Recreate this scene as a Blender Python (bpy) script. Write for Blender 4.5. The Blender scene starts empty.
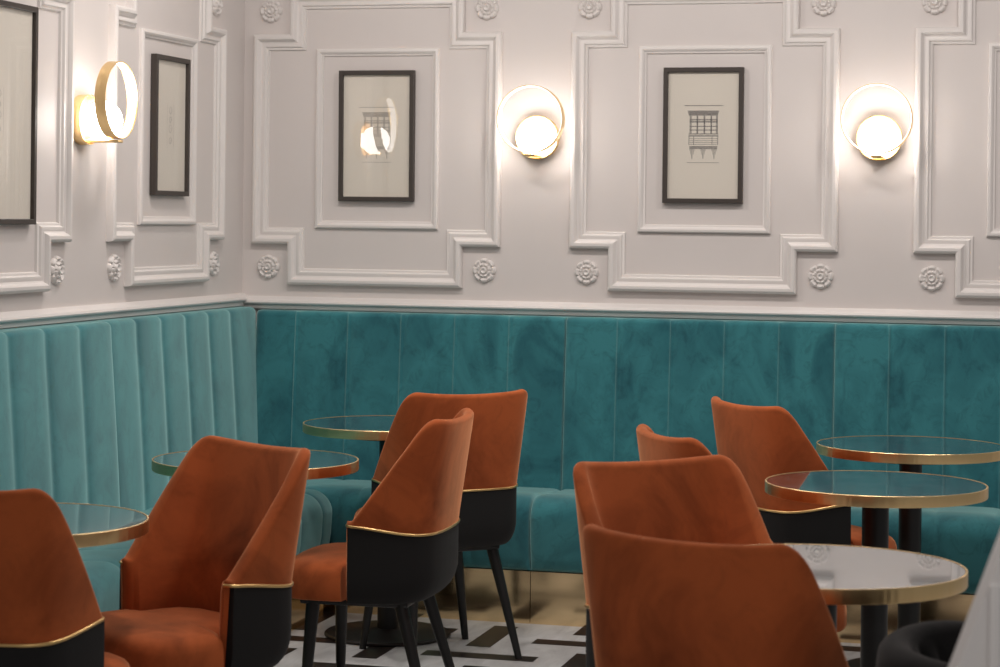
import bpy, bmesh, math, random
from mathutils import Vector, Matrix
random.seed(7)
SC = bpy.context.scene
COL = SC.collection
PI = math.pi

# ------------------------------------------------------------------ materials
def new_mat(name):
    m = bpy.data.materials.new(name); m.use_nodes = True
    nt = m.node_tree
    return m, nt, nt.nodes['Principled BSDF']

def plain(name, col, rough=.5, metal=0., sheen=0., sheen_tint=None, coat=0., ior=1.5):
    m, nt, b = new_mat(name)
    b.inputs['Base Color'].default_value = (*col, 1)
    b.inputs['Roughness'].default_value = rough
    b.inputs['Metallic'].default_value = metal
    b.inputs['IOR'].default_value = ior
    b.inputs['Coat Weight'].default_value = coat
    if sheen:
        b.inputs['Sheen Weight'].default_value = sheen
        b.inputs['Sheen Roughness'].default_value = .35
        b.inputs['Sheen Tint'].default_value = (*(sheen_tint or col), 1)
    return m

def ramp(nt, fac, stops):
    r = nt.nodes.new('ShaderNodeValToRGB')
    while len(r.color_ramp.elements) < len(stops): r.color_ramp.elements.new(.5)
    for e, (p, c) in zip(r.color_ramp.elements, stops):
        e.position = p; e.color = (*c, 1)
    nt.links.new(fac, r.inputs['Fac'])
    return r.outputs['Color']

def noise(nt, scale, detail=4, dist=0., stretch=(1, 1, 1), rough=.55):
    tc = nt.nodes.new('ShaderNodeTexCoord')
    mp = nt.nodes.new('ShaderNodeMapping'); mp.inputs['Scale'].default_value = stretch
    n = nt.nodes.new('ShaderNodeTexNoise')
    n.inputs['Scale'].default_value = scale; n.inputs['Detail'].default_value = detail
    n.inputs['Distortion'].default_value = dist; n.inputs['Roughness'].default_value = rough
    nt.links.new(tc.outputs['Object'], mp.inputs['Vector'])
    nt.links.new(mp.outputs['Vector'], n.inputs['Vector'])
    return n.outputs['Fac']

def bump(nt, b, fac, strength, dist=.002):
    bp = nt.nodes.new('ShaderNodeBump')
    bp.inputs['Strength'].default_value = strength; bp.inputs['Distance'].default_value = dist
    nt.links.new(fac, bp.inputs['Height']); nt.links.new(bp.outputs['Normal'], b.inputs['Normal'])

def velvet(name, dark, light, sheen, tint, scale=9., dist=1.2, stretch=(1, 1, 1), lo=.36, hi=.62, smudge=.7, srough=.38):
    m, nt, b = new_mat(name)
    f = noise(nt, scale, 5, dist, stretch)
    c = ramp(nt, f, [(lo, dark), (hi, light)])
    f2 = noise(nt, scale * 3.2, 6, 1.5, (1, 1, .8), .7)          # smudges where the pile is brushed the other way
    mx = nt.nodes.new('ShaderNodeMixRGB'); mx.blend_type = 'MULTIPLY'; mx.inputs['Fac'].default_value = smudge
    nt.links.new(c, mx.inputs['Color1']); nt.links.new(ramp(nt, f2, [(.34, (.55, .62, .66)), (.50, (1, 1, 1))]), mx.inputs['Color2'])
    nt.links.new(mx.outputs['Color'], b.inputs['Base Color'])
    b.inputs['Roughness'].default_value = .9
    b.inputs['Specular IOR Level'].default_value = .18
    b.inputs['Sheen Weight'].default_value = sheen
    b.inputs['Sheen Roughness'].default_value = srough
    b.inputs['Sheen Tint'].default_value = (*tint, 1)
    bump(nt, b, noise(nt, 420, 2), .12, .001)
    return m

M = {}
M['orange'] = velvet('orange velvet', (.17, .036, .011), (.50, .116, .034), .9, (1., .48, .25), 4.2, .6, lo=.32, hi=.60, smudge=.25)
M['teal'] = velvet('teal velvet', (.014, .110, .138), (.038, .205, .232), 1., (.62, 1., .97), 4.5, 1.1, (1, 1, .6), .36, .60, srough=.52)
M['black'] = plain('black velour', (.0045, .0043, .0045), .8, sheen=.05, sheen_tint=(.6, .6, .6))
M['charcoal'] = velvet('charcoal velvet', (.007, .0065, .0065), (.014, .013, .013), .18, (.5, .47, .46), 6, 1)
M['blackmetal'] = plain('black metal', (.010, .010, .010), .38)
M['basemetal'] = plain('dark brown metal', (.016, .011, .009), .45)

def brass(name, col, rough, streak):
    m, nt, b = new_mat(name)
    b.inputs['Base Color'].default_value = (*col, 1)
    b.inputs['Metallic'].default_value = 1.
    f = noise(nt, 60, 3, 0, streak)
    mr = nt.nodes.new('ShaderNodeMapRange')
    mr.inputs['To Min'].default_value = rough * .7; mr.inputs['To Max'].default_value = rough * 1.3
    nt.links.new(f, mr.inputs['Value']); nt.links.new(mr.outputs['Result'], b.inputs['Roughness'])
    if rough > .2: bump(nt, b, noise(nt, 26, 2, 0, streak), .35, .012)
    return m
M['brass'] = brass('brushed brass', (1., .73, .37), .34, (1, 1, .02))
M['brassplinth'] = brass('brass sheet', (.95, .72, .42), .13, (.05, .05, 2))
M['brasstrim'] = plain('brass piping', (.85, .58, .25), .3, 1)

def paint(name, col, rough):
    m, nt, b = new_mat(name)
    f = noise(nt, 3, 2)
    nt.links.new(ramp(nt, f, [(.3, tuple(c * .97 for c in col)), (.7, col)]), b.inputs['Base Color'])
    b.inputs['Roughness'].default_value = rough
    bump(nt, b, noise(nt, 160, 2), .04, .001)
    return m
M['wall'] = paint('white wall paint', (.725, .672, .648), .5)
M['trim'] = paint('white moulding paint', (.80, .755, .73), .42)
M['stand'] = paint('white lacquer', (.86, .84, .83), .4)
M['frame'] = plain('dark bronze frame', (.050, .039, .033), .5)
M['paper'] = plain('cream paper', (.76, .705, .62), .8)
M['ink'] = plain('grey ink', (.19, .18, .175), .9)
M['faintink'] = plain('faint grey ink', (.40, .37, .335), .9)

def glass_mat():
    m, nt, b = new_mat('picture glass')
    nt.nodes.remove(b)
    fr = nt.nodes.new('ShaderNodeFresnel'); fr.inputs['IOR'].default_value = 1.65
    tr = nt.nodes.new('ShaderNodeBsdfTransparent'); gl = nt.nodes.new('ShaderNodeBsdfGlossy')
    gl.inputs['Roughness'].default_value = .0
    mx = nt.nodes.new('ShaderNodeMixShader')
    ge = nt.nodes.new('ShaderNodeNewGeometry')          # only the outer face mirrors
    mt = nt.nodes.new('ShaderNodeMath'); mt.operation = 'SUBTRACT'; mt.inputs[0].default_value = 1
    mu = nt.nodes.new('ShaderNodeMath'); mu.operation = 'MULTIPLY'
    nt.links.new(ge.outputs['Backfacing'], mt.inputs[1]); nt.links.new(mt.outputs[0], mu.inputs[0]); nt.links.new(fr.outputs[0], mu.inputs[1])
    nt.links.new(mu.outputs[0], mx.inputs[0]); nt.links.new(tr.outputs[0], mx.inputs[1]); nt.links.new(gl.outputs[0], mx.inputs[2])
    nt.links.new(mx.outputs[0], nt.nodes['Material Output'].inputs['Surface'])
    return m
M['glass'] = glass_mat()

def emit(name, col, s):
    m, nt, b = new_mat(name)
    b.inputs['Base Color'].default_value = (.8, .8, .8, 1)
    b.inputs['Emission Color'].default_value = (*col, 1)
    b.inputs['Emission Strength'].default_value = s
    return m
M['glow'] = emit('opal glass lit', (1., .945, .90), 16.)
M['strip'] = emit('light strip', (1., .945, .90), 3.5)

def marble_top():
    m, nt, b = new_mat('dark polished marble')
    f = noise(nt, 7, 8, 1.6, rough=.65)
    base = ramp(nt, f, [(.0, (.055, .066, .078)), (.46, (.070, .085, .100)), (.5, (.20, .23, .26)), (.54, (.070, .085, .100)), (1., (.045, .055, .066))])
    nt.links.new(base, b.inputs['Base Color'])
    b.inputs['Metallic'].default_value = .30
    b.inputs['Roughness'].default_value = .12
    b.inputs['IOR'].default_value = 1.8
    b.inputs['Coat Weight'].default_value = 1.; b.inputs['Coat Roughness'].default_value = .02; b.inputs['Coat IOR'].default_value = 1.7
    return m
M['marble'] = marble_top()

def floor_white():
    m, nt, b = new_mat('white marble floor')
    f = noise(nt, 5, 7, .8, (3, 1, 1))
    nt.links.new(ramp(nt, f, [(.3, (.50, .49, .49)), (.6, (.68, .675, .675))]), b.inputs['Base Color'])
    b.inputs['Roughness'].default_value = .3
    return m
def floor_dark():
    m, nt, b = new_mat('dark marble floor')
    f = noise(nt, 12, 6, .6)
    nt.links.new(ramp(nt, f, [(.3, (.016, .010, .009)), (.7, (.035, .022, .019))]), b.inputs['Base Color'])
    b.inputs['Roughness'].default_value = .3
    return m
M['floorw'] = floor_white(); M['floord'] = floor_dark()

# ------------------------------------------------------------------ helpers
def link(o, parent=None):
    COL.objects.link(o)
    if parent is not None: o.parent = parent
    return o

def build(name, bm, mat, parent=None, smooth=40, recalc=True, loc=None, rotz=0):
    if recalc: bmesh.ops.recalc_face_normals(bm, faces=bm.faces)
    me = bpy.data.meshes.new(name); bm.to_mesh(me); bm.free()
    for mm in (mat if isinstance(mat, (list, tuple)) else [mat]): me.materials.append(mm)
    if smooth:
        me.shade_smooth(); me.set_sharp_from_angle(angle=math.radians(smooth))
    o = link(bpy.data.objects.new(name, me), parent)
    if loc: o.location = loc
    o.rotation_euler.z = rotz
    return o

def tag(o, label=None, cat=None, group=None, kind=None):
    if label: o['label'] = label
    if cat: o['category'] = cat
    if group: o['group'] = group
    if kind: o['kind'] = kind
    return o

def empty(name, loc, rotz, label, cat, group=None):
    o = bpy.data.objects.new(name, None); link(o)
    o.empty_display_size = .1
    o.location = loc; o.rotation_euler = (0, 0, rotz)
    return tag(o, label, cat, group)

def copy_tree(src, parent=None):
    c = src.copy(); COL.objects.link(c)
    if parent is not None: c.parent = parent
    for ch in src.children: copy_tree(ch, c)
    return c

def add_box(bm, lo, hi, bev=0, mi=0):
    vs = [bm.verts.new((x, y, z)) for x in (lo[0], hi[0]) for y in (lo[1], hi[1]) for z in (lo[2], hi[2])]
    fs = [bm.faces.new([vs[i] for i in q]) for q in ((0, 1, 3, 2), (4, 6, 7, 5), (0, 4, 5, 1), (2, 3, 7, 6), (0, 2, 6, 4), (1, 5, 7, 3))]
    for f in fs: f.material_index = mi
    if bev:
        es = set(e for f in fs for e in f.edges)
        bmesh.ops.bevel(bm, geom=list(es), offset=bev, segments=3, affect='EDGES', profile=.5)
    return fs

def loft(bm, rings, close_u=True, caps=(True, True), close_v=False):
    """rings: lists of points of equal length; close_u closes each ring."""
    V = [[bm.verts.new(p) for p in r] for r in rings]
    n = len(V[0]); R = len(V)
    for i in range(R if close_v else R - 1):
        a, b = V[i], V[(i + 1) % R]
        for j in range(n if close_u else n - 1):
            k = (j + 1) % n
            bm.faces.new((a[j], a[k], b[k], b[j]))
    if close_u and not close_v:
        if caps[0]: bm.faces.new(V[0][::-1])
        if caps[1]: bm.faces.new(V[-1])
    return V

def lathe(bm, prof, n=64, c=(0, 0, 0)):
    """prof: (r, z) from bottom to top; r=0 ends are closed by caps"""
    rings = [[(c[0] + r * math.cos(2 * PI * k / n), c[1] + r * math.sin(2 * PI * k / n), c[2] + z) for k in range(n)] for r, z in prof]
    loft(bm, rings)

def tube(bm, pts, r, n=8, closed=False):
    pts = [Vector(p) for p in pts]
    rings = []
    N = len(pts)
    for i, p in enumerate(pts):
        a = pts[(i - 1) % N] if (closed or i > 0) else p
        b = pts[(i + 1) % N] if (closed or i < N - 1) else p
        t = (b - a).normalized()
        u = t.cross(Vector((0, 0, 1)))
        if u.length < 1e-3: u = t.cross(Vector((1, 0, 0)))
        u.normalize(); v = u.cross(t)
        rr = r[i] if isinstance(r, (list, tuple)) else r
        rings.append([tuple(p + u * (rr * math.cos(2 * PI * k / n)) + v * (rr * math.sin(2 * PI * k / n))) for k in range(n)])
    loft(bm, rings, close_v=closed)

def smoothstep(a, b, x):
    t = max(0., min(1., (x - a) / (b - a))); return t * t * (3 - 2 * t)

def spline(pts, n):
    """centripetal-ish Catmull-Rom through 2D points, n samples per span"""
    P = [Vector(p) for p in pts]
    P = [P[0] * 2 - P[1]] + P + [P[-1] * 2 - P[-2]]
    out = []
    for i in range(1, len(P) - 2):
        for k in range(n):
            t = k / n
            a, b, c, d = P[i - 1], P[i], P[i + 1], P[i + 2]
            out.append(.5 * ((2 * b) + (c - a) * t + (2 * a - 5 * b + 4 * c - d) * t * t + (3 * b - a - 3 * c + d) * t ** 3))
    out.append(P[-2])
    return out

# ------------------------------------------------------------------ room shell
W = 4.6          # room extent to the right
D = 9.6          # room extent towards the camera
bm = bmesh.new(); add_box(bm, (-.15, 0, -.1), (W, .15, 3.0))
tag(build('wall_back', bm, M['wall'], smooth=0), kind='structure')
bm = bmesh.new(); add_box(bm, (-.15, -D, -.1), (0, 0, 3.0))
tag(build('wall_left', bm, M['wall'], smooth=0), kind='structure')

# floor: white marble inlaid with dark bars set both ways
bm = bmesh.new()
add_box(bm, (0, -D, -.1), (W, 0, 0))
ax, ay = .304, .304
bx, by = .390, -.400
for i in range(-30, 31):
    for j in range(-30, 31):
        ox, oy = i * ax + j * bx, i * ay + j * by
        for (x0, y0, x1, y1) in ((1.234, -1.05, 1.321, -.662), (1.437, -.942, 1.822, -.856)):
            x0 += ox; x1 += ox; y0 += oy; y1 += oy
            if x0 < 0 or x1 > W or y1 > -.02 or y0 < -7: continue
            f = bm.faces.new([bm.verts.new(p) for p in ((x0, y0, .0006), (x1, y0, .0006), (x1, y1, .0006), (x0, y1, .0006))])
            f.material_index = 1
tag(build('floor', bm, [M['floorw'], M['floord']], smooth=0, recalc=False), kind='structure')
trim_n = [0]
def struct_trim(bm, wall, smooth=35):
    trim_n[0] += 1
    o = build('trim_%d' % trim_n[0], bm, M['trim'], smooth=smooth)
    return tag(o, kind='structure')

# wall frames: 'back' maps (s, z, h) -> (s, -h, z); 'left' maps -> (h, s, z)
def on_wall(wall, s, z, h):
    return (s, -h, z) if wall == 'back' else (h, s, z)

def moulding(wall, path, prof, closed=True):
    """path: closed CCW right-angled (s,z) outline; prof: (inward offset, height)"""
    n = len(path); bm = bmesh.new(); rings = []
    for off, h in prof:
        ring = []
        for i in range(n):
            p0, p, p1 = Vector(path[i - 1]), Vector(path[i]), Vector(path[(i + 1) % n])
            d0, d1 = (p - p0).normalized(), (p1 - p).normalized()
            n0, n1 = Vector((-d0.y, d0.x)), Vector((-d1.y, d1.x))
            q = p + (n0 + n1) * off
            ring.append(on_wall(wall, q.x, q.y, h))
        rings.append(ring)
    loft(bm, rings, caps=(False, False), close_v=True)
    return struct_trim(bm, wall)

BIG = [(0, -.002), (0, .016), (.003, .026), (.010, .031), (.020, .031), (.026, .026), (.030, .018), (.036, .015), (.043, .018), (.050, .017), (.055, .010), (.062, .008), (.066, -.002)]
SMALL = [(0, -.002), (0, .010), (.004, .015), (.012, .017), (.018, .014), (.022, .008), (.028, .006), (.030, -.002)]

def crossette(x0, x1, xa, xb, z0=1.178, za=1.338, zb=2.170, z1=2.332):
    return [(xa, z0), (xb, z0), (xb, za), (x1, za), (x1, zb), (xb, zb), (xb, z1), (xa, z1), (xa, zb), (x0, zb), (x0, za), (xa, za)]
def rect(x0, x1, z0, z1): return [(x0, z0), (x1, z0), (x1, z1), (x0, z1)]

for k in range(3):
    s = 1.297 * k
    moulding('back', crossette(.044 + s, 1.065 + s, .196 + s, .914 + s), BIG)
    moulding('back', rect(.307 + s, .812 + s, 1.403, 2.110), SMALL)
for c in (-.765, -2.10):
    moulding('left', [(s, z) for s, z in crossette(c - .511, c + .511, c - .359, c + .359, 1.196, 1.354)], BIG)
moulding('left', rect(-.765 - .253, -.765 + .253, 1.412, 2.110), SMALL)

# chair rail
RAIL = [(-.002, 1.080), (.016, 1.080), (.018, 1.082), (.018, 1.096), (.027, 1.098), (.034, 1.102), (.036, 1.107), (.032, 1.115), (.022, 1.119), (.016, 1.124), (.010, 1.130), (-.002, 1.130)]
bm = bmesh.new(); loft(bm, [[on_wall('back', s, z, h) for h, z in RAIL] for s in (0.0, W)]); struct_trim(bm, 'back')
bm = bmesh.new(); loft(bm, [[on_wall('left', s, z + .010, h) for h, z in RAIL] for s in (-D, -.0)]); struct_trim(bm, 'left')

# ------------------------------------------------------------------ rosettes
def rosette_mesh():
    bm = bmesh.new()
    R = .047
    # (radius, height) rings with petal modulation
    prof = [(1.0, -.002, 1), (1.0, .006, 1), (.93, .013, 1), (.82, .016, 1), (.70, .011, .6), (.62, .009, .3), (.56, .015, .8), (.47, .019, .8), (.38, .015, .4), (.31, .010, .1), (.27, .017, 0), (.20, .022, 0), (.10, .020, 0), (.05, .016, 0)]
    n = 96; rings = []
    for i, (r, h, a) in enumerate(prof):
        ring = []
        inner = r < .6
        for k in range(n):
            t = 2 * PI * k / n
            ph = t + (PI / 8 if inner else 0)
            c = abs(math.cos(4 * ph))
            lobe = c ** .5
            rr = R * r * (1 - (.10 if not inner else .07) * a * (1 - lobe))
            hh = h * (1 - .55 * a * (1 - min(1, c * 2.2)))if h > 0 else h
            ring.append((rr * math.cos(t), -hh, rr * math.sin(t)))
        rings.append(ring)
    loft(bm, rings)
    return bm
ros0 = None
def rosette(wall, s, z, label):
    global ros0
    if ros0 is None:
        ros0 = build('rosette', rosette_mesh(), M['trim'], smooth=60); o = ros0
    else:
        o = ros0.copy(); COL.objects.link(o)
    o.location = on_wall(wall, s, z, 0)
    o.rotation_euler.z = 0 if wall == 'back' else PI / 2
    tag(o, label, 'wall ornament', 'plaster rosettes on the wall panels')
for k, (s, w1, w2) in enumerate([
    (.112, 'left corner of the panel nearest the room corner', ''), (1.001, 'right corner of the lamp-reflecting picture panel', ''),
    (1.408, 'left corner of the panel with the facade drawing', ''), (2.299, 'right corner of the panel with the facade drawing', ''),
    (2.706, 'left corner of the rightmost back wall panel', '')]):
    rosette('back', s, 1.247, 'white plaster rosette tucked under the lower ' + w1)
    rosette('back', s, 2.263, 'white plaster rosette above the upper ' + w1)
for s, w in [(-1.655, 'large picture panel, left of the lamp'), (-1.215, 'narrow picture panel, just right of the lamp'), (-.315, 'narrow picture panel, by the room corner')]:
    rosette('left', s, 1.263, 'white plaster side wall rosette under the ' + w)
rosette('left', -.315, 2.263, 'white plaster rosette high on the side wall by the room corner')

# ------------------------------------------------------------------ pictures
def lines(bm, segs, d):
    for x0, z0, x1, z1 in segs:
        bm.faces.new([bm.verts.new(p) for p in ((x0, d, z0), (x1, d, z0), (x1, d, z1), (x0, d, z1))])

def facade_segments():
    S = []
    def h(z, x0, x1, t=.0016): S.append((x0, z - t / 2, x1, z + t / 2))
    def v(x, z0, z1, t=.0016): S.append((x - t / 2, z0, x + t / 2, z1))
    h(.112, -.072, .076, .0022)
    for i in range(6): h(.092 - i * .0032, -.060 + i * .001, .060 - i * .001, .0022)
    for x in (-.050, -.046, -.024, -.021, .003, .006, .029, .032, .050, .054): v(x, .006, .074, .0022)
    for z in (.060, .054, .050, .034, .020): h(z, -.052, .054, .0024)
    for z in (.006, .001, -.003): h(z, -.056, .058, .0020)
    for z in (-.012, -.020, -.027, -.034): h(z, -.054, .056, .0012)
    for x in (-.054, -.036, .034, .056): v(x, -.036, -.003, .0018)
    for z in (-.042, -.046, -.050): h(z, -.052, .054, .0024)
    for x in (-.042, .0, .042):
        v(x, -.088, -.050, .0026); v(x - .005, -.072, -.050, .0014); v(x + .005, -.072, -.050, .0014); v(x - .009, -.060, -.050, .001); v(x + .009, -.060, -.050, .001)
    h(-.103, -.060, .062, .0014)
    return S

def scroll_segments():
    S = []
    for cz, r in ((.055, .016), (.022, .013), (-.012, .018), (-.055, .014)):
        for k in range(26):
            t = k / 26 * 2.4 * PI
            rr = r * (1 - k / 40)
            x, z = rr * math.cos(t), cz + rr * math.sin(t)
            S.append((x - .0014, z - .0014, x + .0014, z + .0014))
    for x in (-.03, .03): S.append((x - .0006, -.08, x + .0006, .08))
    return S

def picture(wall, s, z, w, h, label, segs, ink, fw=.0175, tilt=0.):
    """centre s,z; outer width w, height h"""
    root = empty('framed_picture', on_wall(wall, s, z, 0), 0 if wall == 'back' else PI / 2, label, 'picture', 'framed drawings on the walls')
    root.rotation_euler = Matrix.Rotation(tilt, 4, 'X').to_euler() if tilt else root.rotation_euler
    if tilt: root.location.y -= .0042
    bm = bmesh.new()
    a, b = w / 2, h / 2
    prof = [(0, .002), (0, .024), (.0015, .0255), (fw - .0015, .0255), (fw, .024), (fw, .010), (fw - .006, .002)]
    rings = []
    for off, d in prof:
        rings.append([(-a + off, -d, -b + off), (a - off, -d, -b + off), (a - off, -d, b - off), (-a + off, -d, b - off)])
    loft(bm, rings, close_v=True)
    build('frame', bm, M['frame'], root, smooth=0)
    bm = bmesh.new(); add_box(bm, (-a + fw - .004, -.0125, -b + fw - .004), (a - fw + .004, -.004, b - fw + .004))
    p = build('print', bm, M['paper'], root, smooth=0)
    if segs:
        bm = bmesh.new(); lines(bm, segs, -.0131); build('drawing', bm, ink, p, smooth=0)
    bm = bmesh.new(); add_box(bm, (-a + fw - .001, -.0185, -b + fw - .001), (a - fw + .001, -.0170, b - fw + .001))
    build('glass', bm, M['glass'], root, smooth=0)
    return root
FS = facade_segments(); SS = scroll_segments()
picture('back', .562, 1.767, .308, .512, 'dark framed drawing on the back wall with a lit lamp reflected in its glass', FS, M['faintink'], tilt=.0155)
picture('back', 1.853, 1.771, .304, .512, 'dark framed grey drawing of a building facade, between the two back wall lamps', FS, M['ink'])
picture('left', -.762, 1.772, .308, .508, 'narrow looking dark framed faint scroll drawing on the side wall, right of its lamp', SS, M['faintink'])
picture('left', -2.080, 1.757, .47, .69, 'large dark framed picture cut by the left edge, left of the side wall lamp', SS, M['faintink'])

# ------------------------------------------------------------------ wall lamps
def sconce(wall, s, label, src=None):
    zc, zr = 1.762, 1.827
    if src is None:
        root = empty('wall_lamp', (0, 0, 0), 0, label, 'wall lamp', 'ring wall lamps')
        # local: -y out of the wall, z relative to zc
        def ringband(r, y0, y1, t, cz, n=72):
            bm = bmesh.new()
            rings = []
            for rr, y in ((r, y0), (r, y1), (r - t, y1), (r - t, y0)):
                rings.append([(rr * math.cos(2 * PI * k / n), -y, cz + rr * math.sin(2 * PI * k / n)) for k in range(n)])
            loft(bm, rings, close_v=True); return bm
        bm = bmesh.new(); n = 64
        prof = [(.050, .001), (.083, .001), (.084, .004), (.084, .036), (.0835, .038), (.080, .038), (.079, .036), (.079, .012), (.050, .010)]
        loft(bm, [[(r * math.cos(2 * PI * k / n), -y, r * math.sin(2 * PI * k / n)) for k in range(n)] for r, y in prof])
        build('wall_cup', bm, M['brass'], root, smooth=50)
        dz = zr - zc
        ring = build('ring', ringband(.1290, .112, .150, .0034, dz), M['brass'], root, smooth=50)
        build('light_strip', ringband(.1254, .118, .144, .002, dz), M['strip'], ring, smooth=50)
        bm = bmesh.new(); R = .066
        prof = [(.030, .012), (.036, .024)] + [(R * math.cos(t), .082 + R * math.sin(t)) for t in [math.radians(-58 + 148 * k / 18) for k in range(19)]]
        prof[-1] = (.002, .148)
        loft(bm, [[(r * math.cos(2 * PI * k / n), -y, -.004 + r * math.sin(2 * PI * k / n)) for k in range(n)] for r, y in prof])
        build('globe', bm, M['glow'], root, smooth=60)
        bm = bmesh.new(); add_box(bm, (-.020, -.148, -.0765), (.020, -.030, -.0665), .003)
        build('bracket', bm, M['brass'], root)
    else:
        root = copy_tree(src); tag(root, label)
    root.location = on_wall(wall, s, zc, 0)
    root.rotation_euler.z = 0 if wall == 'back' else PI / 2
    return root
sc0 = sconce('back', 1.212, 'lit brass ring wall lamp between the two pictures on the back wall')
sconce('back', 2.511, 'lit brass ring wall lamp at the right end of the back wall', sc0)
sconce('left', -1.485, 'lit brass ring wall lamp seen side on, on the left side wall', sc0)

# ------------------------------------------------------------------ banquettes
def channel_samples(bounds):
    fr = [0, .012, .03, .06, .11, .19, .3, .42, .5, .58, .7, .81, .89, .94, .97, .988]
    out = []
    for a, b in zip(bounds, bounds[1:]):
        for f in fr: out.append((a + (b - a) * f, f))
    out.append((bounds[-1], 1.))
    return out
def bulge(f):
    g = 1 - abs(2 * f - 1)          # 0 at seam, 1 mid
    return 1 - (1 - min(1, g)) ** 5 if g < 1 else 1
def welt(f, h):
    e = min(f, 1 - f)
    return h * (1 - e / .03) if e < .03 else 0.

def banquette(wall, bounds, label, seat_bounds=None, amp=.006, extra=0., seam=.008):
    root = empty('banquette_section', on_wall(wall, (bounds[0] + bounds[-1]) / 2, 0, 0), 0, label, 'banquette', 'velvet banquette sections')
    org = Vector(root.location)
    def loc(p): return tuple(Vector(p) - org)
    s0, s1 = bounds[0], bounds[-1]
    # backrest
    bm = bmesh.new(); rings = []
    top = 1.079 if wall == 'back' else 1.090
    for s, f in channel_samples(bounds):
        endd = min(s - s0, s1 - s)
        e = 1 - math.sqrt(max(0, 1 - (1 - min(1, endd / .012)) ** 2))      # rounded ends
        bu = (bulge(f) - 1) * amp - e * .010 + extra + (welt(f, seam) if e == 0 else 0)
        ring = [(.014, .36), (.13 + bu, .36), (.128 + bu, .44), (.119 + bu, .60), (.108 + bu, .76), (.098 + bu, .90), (.090 + bu, 1.0)]
        r = .022; cx, cz = .0865 + bu - r, top - r
        for k in range(0, 7):
            t = k / 6 * PI / 2
            ring.append((cx + r * math.cos(t), cz + r * math.sin(t) + (bulge(f) - 1) * .004))
        ring += [(.014, top - .002)]
        rings.append([loc(on_wall(wall, s, z, d)) for d, z in ring])
    loft(bm, rings)
    build('backrest', bm, M['teal'], root, smooth=60)
    # seat
    a, b = seat_bounds if seat_bounds else (s0, s1)
    inner = [x for x in bounds if a + .05 < x < b - .05]
    bm = bmesh.new(); rings = []
    for s, f in channel_samples([a] + inner + [b]):
        endd = min(s - a, b - s)
        e = 1 - math.sqrt(max(0, 1 - (1 - min(1, endd / .02)) ** 2))
        bu = (bulge(f) - 1) * .005 - e * .014
        ring = [(.020, .20), (.020, .425)]
        ring += [(.15, .432 + bu), (.30, .440 + bu), (.45, .452 + bu), (.52, .458 + bu)]
        R = .085; cx, cz = .622 - R, .458 - R
        for k in range(1, 9):
            t = PI / 2 - k / 8 * PI / 2
            ring.append((cx + (R + bu) * math.cos(t), cz + (R + bu) * math.sin(t)))
        ring += [(.618 + bu, .30), (.608 + bu, .24)]
        ring += [(.600 + bu, .205), (.588, .192), (.56, .190), (.30, .192)]
        rings.append([loc(on_wall(wall, s, z, d)) for d, z in ring])
    loft(bm, rings)
    build('seat', bm, M['teal'], root, smooth=60)
    bm = bmesh.new(); 
    p, q = on_wall(wall, a + .0002, 0, .03), on_wall(wall, b - .0002, .187, .585)
    lo = [min(u, v) for u, v in zip(p, q)]; hi = [max(u, v) for u, v in zip(p, q)]
    add_box(bm, loc(lo), loc(hi))
    build('plinth', bm, M['brassplinth'], root, smooth=0)
    return root
b1 = [.262 + .2162 * k for k in range(6)]
banquette('back', [.092] + b1, 'dark teal velvet banquette section of the back wall, at the room corner', seat_bounds=(.022, 1.343))
b2 = [1.345 + .2034 * k for k in range(6)]
banquette('back', b2, 'dark teal velvet banquette section in the middle of the back wall')
b3 = [2.362 + .2 * k for k in range(6)]
banquette('back', b3, 'dark teal velvet banquette section at the right end of the back wall')
l1 = [-1.433, -1.192, -.976, -.758, -.540, -.322, -.045]
banquette('left', l1, 'pale teal velvet banquette section of the side wall, at the room corner', seat_bounds=(-1.433, -.650), amp=.009, seam=.002)
l2 = [-1.435 - .246 * k for k in range(6)][::-1]
banquette('left', l2, 'pale teal velvet banquette section of the side wall, at the left edge', amp=.009, extra=.022, seam=.002)
l3 = [-2.667 - .246 * k for k in range(6)][::-1]
banquette('left', l3, 'pale teal velvet banquette section nearest the camera, mostly hidden behind the left chairs', amp=.009, extra=.022, seam=.002)

# ------------------------------------------------------------------ tables
def make_table():
    root = empty('bistro_table', (0, 0, 0), 0, '', 'table', 'round bistro tables')
    R, H = .301, .734
    bm = bmesh.new(); lathe(bm, [(.02, H - .026), (R - .003, H - .026), (R - .003, H - .002), (R - .005, H), (.02, H)], 96)
    build('tabletop', bm, M['marble'], root, smooth=30)
    bm = bmesh.new()
    n = 96
    pr = [(R - .0028, H - .0295), (R, H - .0295), (R + .001, H - .0275), (R + .001, H), (R, H + .001), (R - .0028, H + .001)]
    loft(bm, [[(r * math.cos(2 * PI * k / n), r * math.sin(2 * PI * k / n), z) for k in range(n)] for r, z in pr], close_v=True)
    build('edge_band', bm, M['brass'], root, smooth=40)
    bm = bmesh.new(); lathe(bm, [(.02, H - .050), (.13, H - .050), (.13, H - .027), (.02, H - .027)], 48)
    build('mounting_plate', bm, M['blackmetal'], root, smooth=30)
    bm = bmesh.new(); lathe(bm, [(.01, .018), (.0365, .018), (.0365, H - .051), (.01, H - .051)], 40)
    build('column', bm, M['blackmetal'], root, smooth=30)
    bm = bmesh.new(); lathe(bm, [(.02, .001), (.215, .001), (.219, .004), (.219, .009), (.214, .013), (.06, .021), (.045, .027), (.01, .027)], 72)
    build('base', bm, M['basemetal'], root, smooth=30)
    return root
t0 = make_table()
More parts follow.
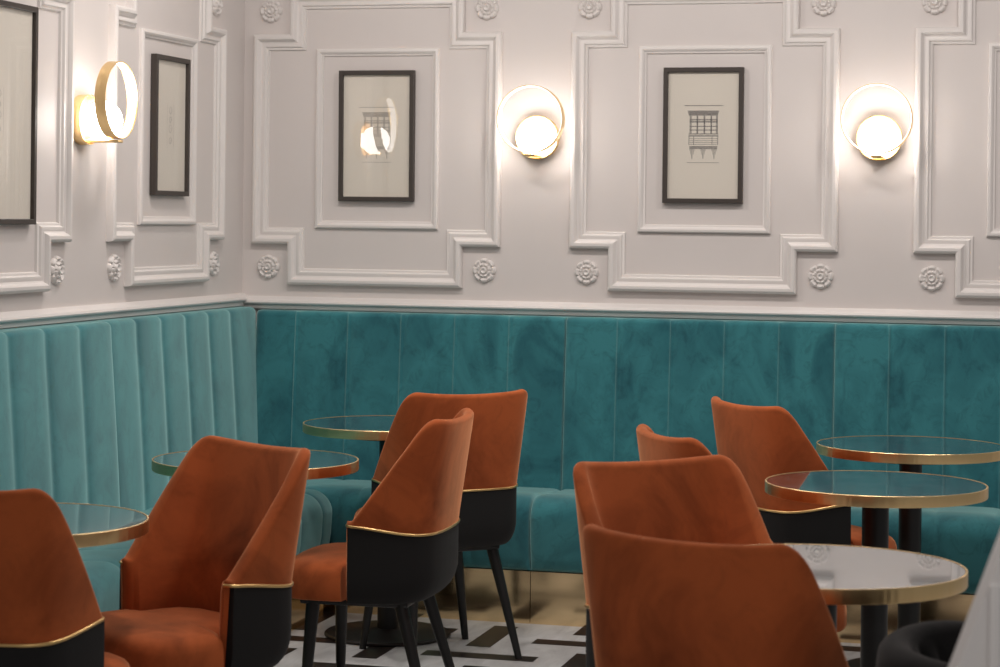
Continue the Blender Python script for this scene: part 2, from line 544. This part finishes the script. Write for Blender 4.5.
TABLES = [
    (2.722, -1.166, 'round dark marble bistro table with brass edge, farthest on the right, beside the banquette'),
    (2.708, -2.240, 'round dark marble bistro table with brass edge, middle of the three on the right'),
    (2.727, -3.720, 'round bistro table on the right whose polished top mirrors the white wall'),
    (.968, -1.080, 'round bistro table in the far left corner, partly behind the chair backs'),
    (.944, -2.278, 'round bistro table behind the orange chair back at left centre'),
    (.892, -3.644, 'round bistro table at the left edge between two orange chairs'),
]
for i, (x, y, lab) in enumerate(TABLES):
    o = t0 if i == 0 else copy_tree(t0)
    o.location = (3.235 + (x - 3.235) * 1.0187, -8.227 + (y + 8.227) * 1.0187, 0); o.rotation_euler.z = i * .7; o['label'] = lab

# ------------------------------------------------------------------ dining chairs
ZB, ZT, ZL = .570, .893, .366       # brass line, top of back, bottom of shell
HALF = [(0, -.250), (.06, -.2485), (.12, -.243), (.168, -.230), (.202, -.203), (.220, -.165), (.229, -.120), (.234, -.075), (.236, -.035), (.2365, .002)]
def shell_curve():
    h = spline(HALF, 7)
    full = [Vector((-p.x, p.y)) for p in h[::-1]][:-1] + h
    return full
CURVE = shell_curve()
NS = len(CURVE)
ARC = [0.]
for a, b in zip(CURVE, CURVE[1:]): ARC.append(ARC[-1] + (b - a).length)
def normal2d(i):
    a = CURVE[max(0, i - 1)]; b = CURVE[min(NS - 1, i + 1)]
    t = (b - a).normalized(); return Vector((t.y, -t.x))     # outward (curve runs left wing -> back -> right wing)
def place2(i, z, off):
    p = CURVE[i] - normal2d(i) * off
    x, y = p.x, p.y
    if z > ZB:
        k = (z - ZB) / (ZT - ZB)
        y -= .043 * k
        x *= 1 + .085 * k
    else:
        k = max(0, (ZL + .085 - z) / .085)
        q = 1 - math.sqrt(max(0, 1 - k * k))
        x *= 1 - .10 * q; y = y + .060 * q * max(0, min(1, (.002 - y) / .14))
    return (x, y, z)
YF, YT = -.196, .002                # wing edge: leaves the top at YF, meets the brass line at YT
def brass_z(i):
    return ZB - .006 + .022 * smoothstep(-.23, YT, CURVE[i].y)
def top_height(i):
    p = CURVE[i]
    h0 = ZT - .010 * (1 - min(1, (abs(p.x) / .19) ** 2)) - .004
    h1 = ZT - (p.y - YF) * (ZT - ZB - .005) / (YT - YF)
    # smooth minimum rounds the shoulder
    k = .048
    a = max(0, min(1, .5 + .5 * (h1 - h0) / k))
    h = h1 * (1 - a) + h0 * a - k * a * (1 - a)
    return max(brass_z(i) + .012, h)
def edge_round(i, t):
    d = min(ARC[i], ARC[-1] - ARC[i])
    if d >= t / 2: return 0.
    return t / 2 - math.sqrt(max(0, (t / 2) ** 2 - (t / 2 - d) ** 2))
def make_chair():
    root = empty('dining_chair', (0, 0, 0), 0, '', 'chair', 'orange and black velvet dining chairs')
    T = .052
    bm = bmesh.new(); rings = []
    for i in range(NS):
        H = top_height(i)
        e = edge_round(i, T) * .9
        th = T
        zb = brass_z(i)
        tt = .030 + .022 * (1 - (H - ZB) / (ZT - ZB))     # thinner at the top
        z0 = zb + .002
        dome = min(tt / 2, H - z0)
        zt = H - dome
        ring = []
        n = 12
        for k in range(n + 1):
            z = z0 + (max(zt, z0) - z0) * k / n
            ring.append(place2(i, z, e))
        for k in range(1, 8):
            a = k / 8 * PI
            ring.append(place2(i, max(zt, z0) + dome * math.sin(a), e + (tt - 2 * e) * (1 - math.cos(a)) / 2))
        zi = .374
        wrap = min(ARC[i], ARC[-1] - ARC[i]) < .009          # the lining folds round the front edge of the wing
        for k in range(n + 1):
            z = max(zt, z0) + (zi - max(zt, z0)) * k / n
            tk = tt + (T - tt) * min(1, k / 6)
            puff = .012 * math.sin(PI * min(1, k / n))
            ring.append(place2(i, z, tk - e + puff * (1 if e == 0 else .3)))
        ring.append(place2(i, zi, e + .001 if wrap else T * .58))
        ring.append(place2(i, zb - .004, e + .001 if wrap else T * .58))
        ring.append(place2(i, z0, e + .0005 if wrap else T * .45))
        rings.append(ring)
    loft(bm, rings)
    build('backrest', bm, M['orange'], root, smooth=70)
    bm = bmesh.new(); rings = []
    for i in range(NS):
        if min(ARC[i], ARC[-1] - ARC[i]) < .007: continue
        t = .029; e = edge_round(i, t) * .95
        zs = [ZL, ZL + .004, ZL + .012, ZL + .025, ZL + .045, ZL + .07, ZL + .10, ZL + .14, brass_z(i) - .006, brass_z(i)]
        ring = [place2(i, z, e) for z in zs] + [place2(i, z, max(t - e, e + .0005)) for z in zs[::-1]]
        rings.append(ring)
    loft(bm, rings)
    build('lower_shell', bm, M['black'], root, smooth=60)
    bm = bmesh.new()
    pts = [place2(i, brass_z(i), -.0005 + edge_round(i, .052) * .9) for i in range(NS)]
    pts = [place2(0, brass_z(0) - .001, .026)] + pts + [place2(NS - 1, brass_z(0) - .001, .026)]
    tube(bm, pts, .0042, 8)
    build('brass_trim', bm, M['brasstrim'], root, smooth=60)
    # seat cushion
    half = [(0, -.180), (.10, -.175), (.155, -.14), (.170, -.09), (.174, -.010), (.178, .006), (.230, .012), (.2335, .03), (.234, .07), (.230, .130), (.214, .173), (.176, .200), (.10, .213), (0, .217)]
    out = [Vector(p) for p in half] + [Vector((-p[0], p[1])) for p in half[::-1][1:-1]]
    cen = Vector((0, .01))
    bm = bmesh.new(); rings = []
    for ins, z in ((.045, .372), (.012, .373), (.004, .377), (0, .388), (0, .420), (.002, .440), (.007, .455), (.016, .466), (.030, .474), (.055, .479), (.10, .483), (.15, .485)):
        rings.append([(cen.x + (p - cen).x * (1 - ins / .235), cen.y + (p - cen).y * (1 - ins / .235), z) for p in out])
    loft(bm, rings)
    build('seat', bm, M['orange'], root, smooth=60)
    bm = bmesh.new(); add_box(bm, (-.165, -.165, .352), (.165, .150, .3715), .006)
    build('seat_frame', bm, M['blackmetal'], root)
    for sx, sy in ((-1, 1), (1, 1), (-1, -1), (1, -1)):
        bm = bmesh.new()
        p0 = Vector((sx * .145,   .115 if sy > 0 else -.140, .364)); p1 = Vector((sx * .195, .130 if sy > 0 else -.245, .001))
        rings = []
        for k in range(7):
            f = k / 6; p = p0.lerp(p1, f); r = .0205 + (.0115 - .0205) * f
            rings.append([(p.x + r * math.cos(2 * PI * j / 16), p.y + r * math.sin(2 * PI * j / 16), p.z) for j in range(16)])
        loft(bm, rings)
        build('leg', bm, M['blackmetal'], root, smooth=40)
    return root
c0 = make_chair()
# back centre x, y; facing vector
CHAIRS = [
    (.990, -4.185, (.03, 1.), 'orange velvet chair cut by the left edge, seen from behind with brass piping over black'),
    (1.290, -3.080, (-.53, -.85), 'orange velvet chair turned towards the camera, its seat showing, left of centre'),
    (1.540, -2.165, (-1., -.05), 'orange and black velvet chair in profile facing left, near the centre of the room'),
    (1.352, -1.375, (-.69, .72), 'orange and black velvet chair seen from behind, left of centre, nearest the banquette'),
    (2.197, -1.428, (.79, .62), 'orange velvet chair on the right nearest the back banquette, tucked at the farthest table'),
    (2.136, -2.47, (.87, .50), 'orange velvet chair mostly hidden between two others, at the middle right table'),
    (2.236, -3.105, (.69, -.72), 'orange velvet chair behind the front right chair, its inner backrest facing right'),
    (2.540, -4.385, (.34, .94), 'large orange velvet chair back in the right foreground, legs out of view'),
]
for i, (x, y, f, lab) in enumerate(CHAIRS):
    o = c0 if i == 0 else copy_tree(c0)
    fv = Vector(f).normalized()
    o.location = (x + fv.x * .29, y + fv.y * .29, 0)
    o.rotation_euler.z = math.atan2(-fv.x, fv.y)
    o['label'] = lab

# ------------------------------------------------------------------ dark tub chair
def tub_chair(x, y, ang):
    root = empty('tub_armchair', (x, y, 0), ang, 'charcoal velvet tub chair with a ribbed inside, in the lower right corner', 'armchair')
    bm = bmesh.new(); rings = []
    n = 120; open_half = math.radians(50)
    for i in range(n + 1):
        a = open_half + (2 * PI - 2 * open_half) * i / n
        e = min(i, n - i) / n
        er = math.sqrt(max(0, 1 - (1 - min(1, e / .02)) ** 2))
        ch = abs(math.sin(a * 11)) ** .6
        H = .735 - .05 * (1 - smoothstep(0, .3, e))
        t = .035 + .025 * er
        ro = .31; ring = []
        prof = [(ro - .05, .20), (ro - .012, .22), (ro - .004, .30), (ro, .45), (ro + .004, H - .05)]
        for k in range(0, 9):
            th = k / 8 * PI
            prof.append((ro + .002 - t / 2 + t / 2 * math.cos(th), H - .03 + .03 * math.sin(th)))
        prof += [(ro - t - .018 * ch, H - .06), (ro - t - .026 * ch, .55), (ro - t - .02, .42), (ro - t - .02, .20)]
        for r, z in prof: ring.append((r * math.cos(a), r * math.sin(a), z))
        rings.append(ring)
    loft(bm, rings)
    build('shell', bm, M['charcoal'], root, smooth=60)
    bm = bmesh.new(); lathe(bm, [(.05, .22), (.235, .22), (.245, .26), (.245, .40), (.235, .43), (.20, .445), (.05, .45)], 48)
    build('seat', bm, M['charcoal'], root, smooth=50)
    for k in range(4):
        a = PI / 4 + k * PI / 2
        bm = bmesh.new(); tube(bm, [(.20 * math.cos(a), .20 * math.sin(a), .219), (.245 * math.cos(a), .245 * math.sin(a), .001)], [.018, .011], 12)
        build('leg', bm, M['blackmetal'], root)
tub_chair(3.215, -4.38, math.radians(20))

# ------------------------------------------------------------------ white board at the right edge
def white_board(x, y, ang):
    root = empty('standing_board', (x, y, 0), ang, 'white standing board with a slanting left edge, cut by the right edge in the foreground', 'board')
    # outline in (u, z), u measured to the right: slanted left edge
    out = [(-.34, .03), (.42, .03), (.42, 1.17), (.064, 1.17), (-.34, .066)]
    bm = bmesh.new()
    loft(bm, [[(u, d, z) for u, z in out] for d in (0, .05)])
    bmesh.ops.bevel(bm, geom=list(bm.edges), offset=.003, segments=2, affect='EDGES')
    build('panel', bm, M['stand'], root, smooth=30)
    bm = bmesh.new(); add_box(bm, (-.004, -.010, .03), (.010, -.0005, .99), .002)
    build('trim_strip', bm, M['stand'], root)
    bm = bmesh.new(); add_box(bm, (-.36, -.14, 0), (.44, .20, .029), .004)
    build('base', bm, M['stand'], root)
    return root
white_board(3.130, -5.362, math.radians(14.8))

# ------------------------------------------------------------------ light
def area(name, loc, size, power, col, target=None):
    l = bpy.data.lights.new(name, 'AREA'); l.shape = 'DISK'; l.size = size; l.energy = power; l.color = col
    o = bpy.data.objects.new(name, l); link(o); o.location = loc
    d = Vector(target) - Vector(loc) if target else Vector((0, 0, -1))
    o.rotation_euler = d.to_track_quat('-Z', 'Y').to_euler()
    return o
WARM = (1., .93, .88)
for x in (.75, 2.05, 3.35):
    area('ceiling_spot_or_fill', (x, -1.55, 2.98), .26, 14.5, WARM, (x, -.8, 0))
for x in (1.3, 2.7):
    area('ceiling_spot_or_fill', (x, -2.95, 2.98), .26, 15, WARM)
for x in (2.5, 3.9):  # added unseen fill pair, placed to brighten the white board in the foreground
    area('ceiling_spot_or_fill', (x, -6.9, 2.98), .35, 11, WARM)

w = bpy.data.worlds.new('room light'); SC.world = w; w.use_nodes = True
w.node_tree.nodes['Background'].inputs['Color'].default_value = (1., .95, .92, 1)
w.node_tree.nodes['Background'].inputs['Strength'].default_value = .18

# ------------------------------------------------------------------ camera
YAW, ROLL = math.radians(14.8), .0115
cam = bpy.data.cameras.new('camera'); co = bpy.data.objects.new('camera', cam); link(co)
cam.sensor_width = 36; cam.sensor_fit = 'HORIZONTAL'; cam.lens = 2200 / 1000 * 36
cam.shift_y = -(333.5 - 219.5) / 1000
cam.clip_start = .05; cam.clip_end = 60
cam.dof.use_dof = True; cam.dof.focus_distance = 7.2; cam.dof.aperture_fstop = 7.1
m = Matrix.Rotation(YAW, 4, 'Z') @ Matrix.Rotation(PI / 2, 4, 'X') @ Matrix.Rotation(ROLL, 4, 'Z')
m.translation = (3.235, -8.227, 1.445)
co.matrix_world = m
SC.camera = co
SC.view_settings.view_transform = 'Standard'; SC.view_settings.look = 'None'
SC.view_settings.gamma = 1; SC.view_settings.use_curve_mapping = False
SC.view_settings.exposure = -.09
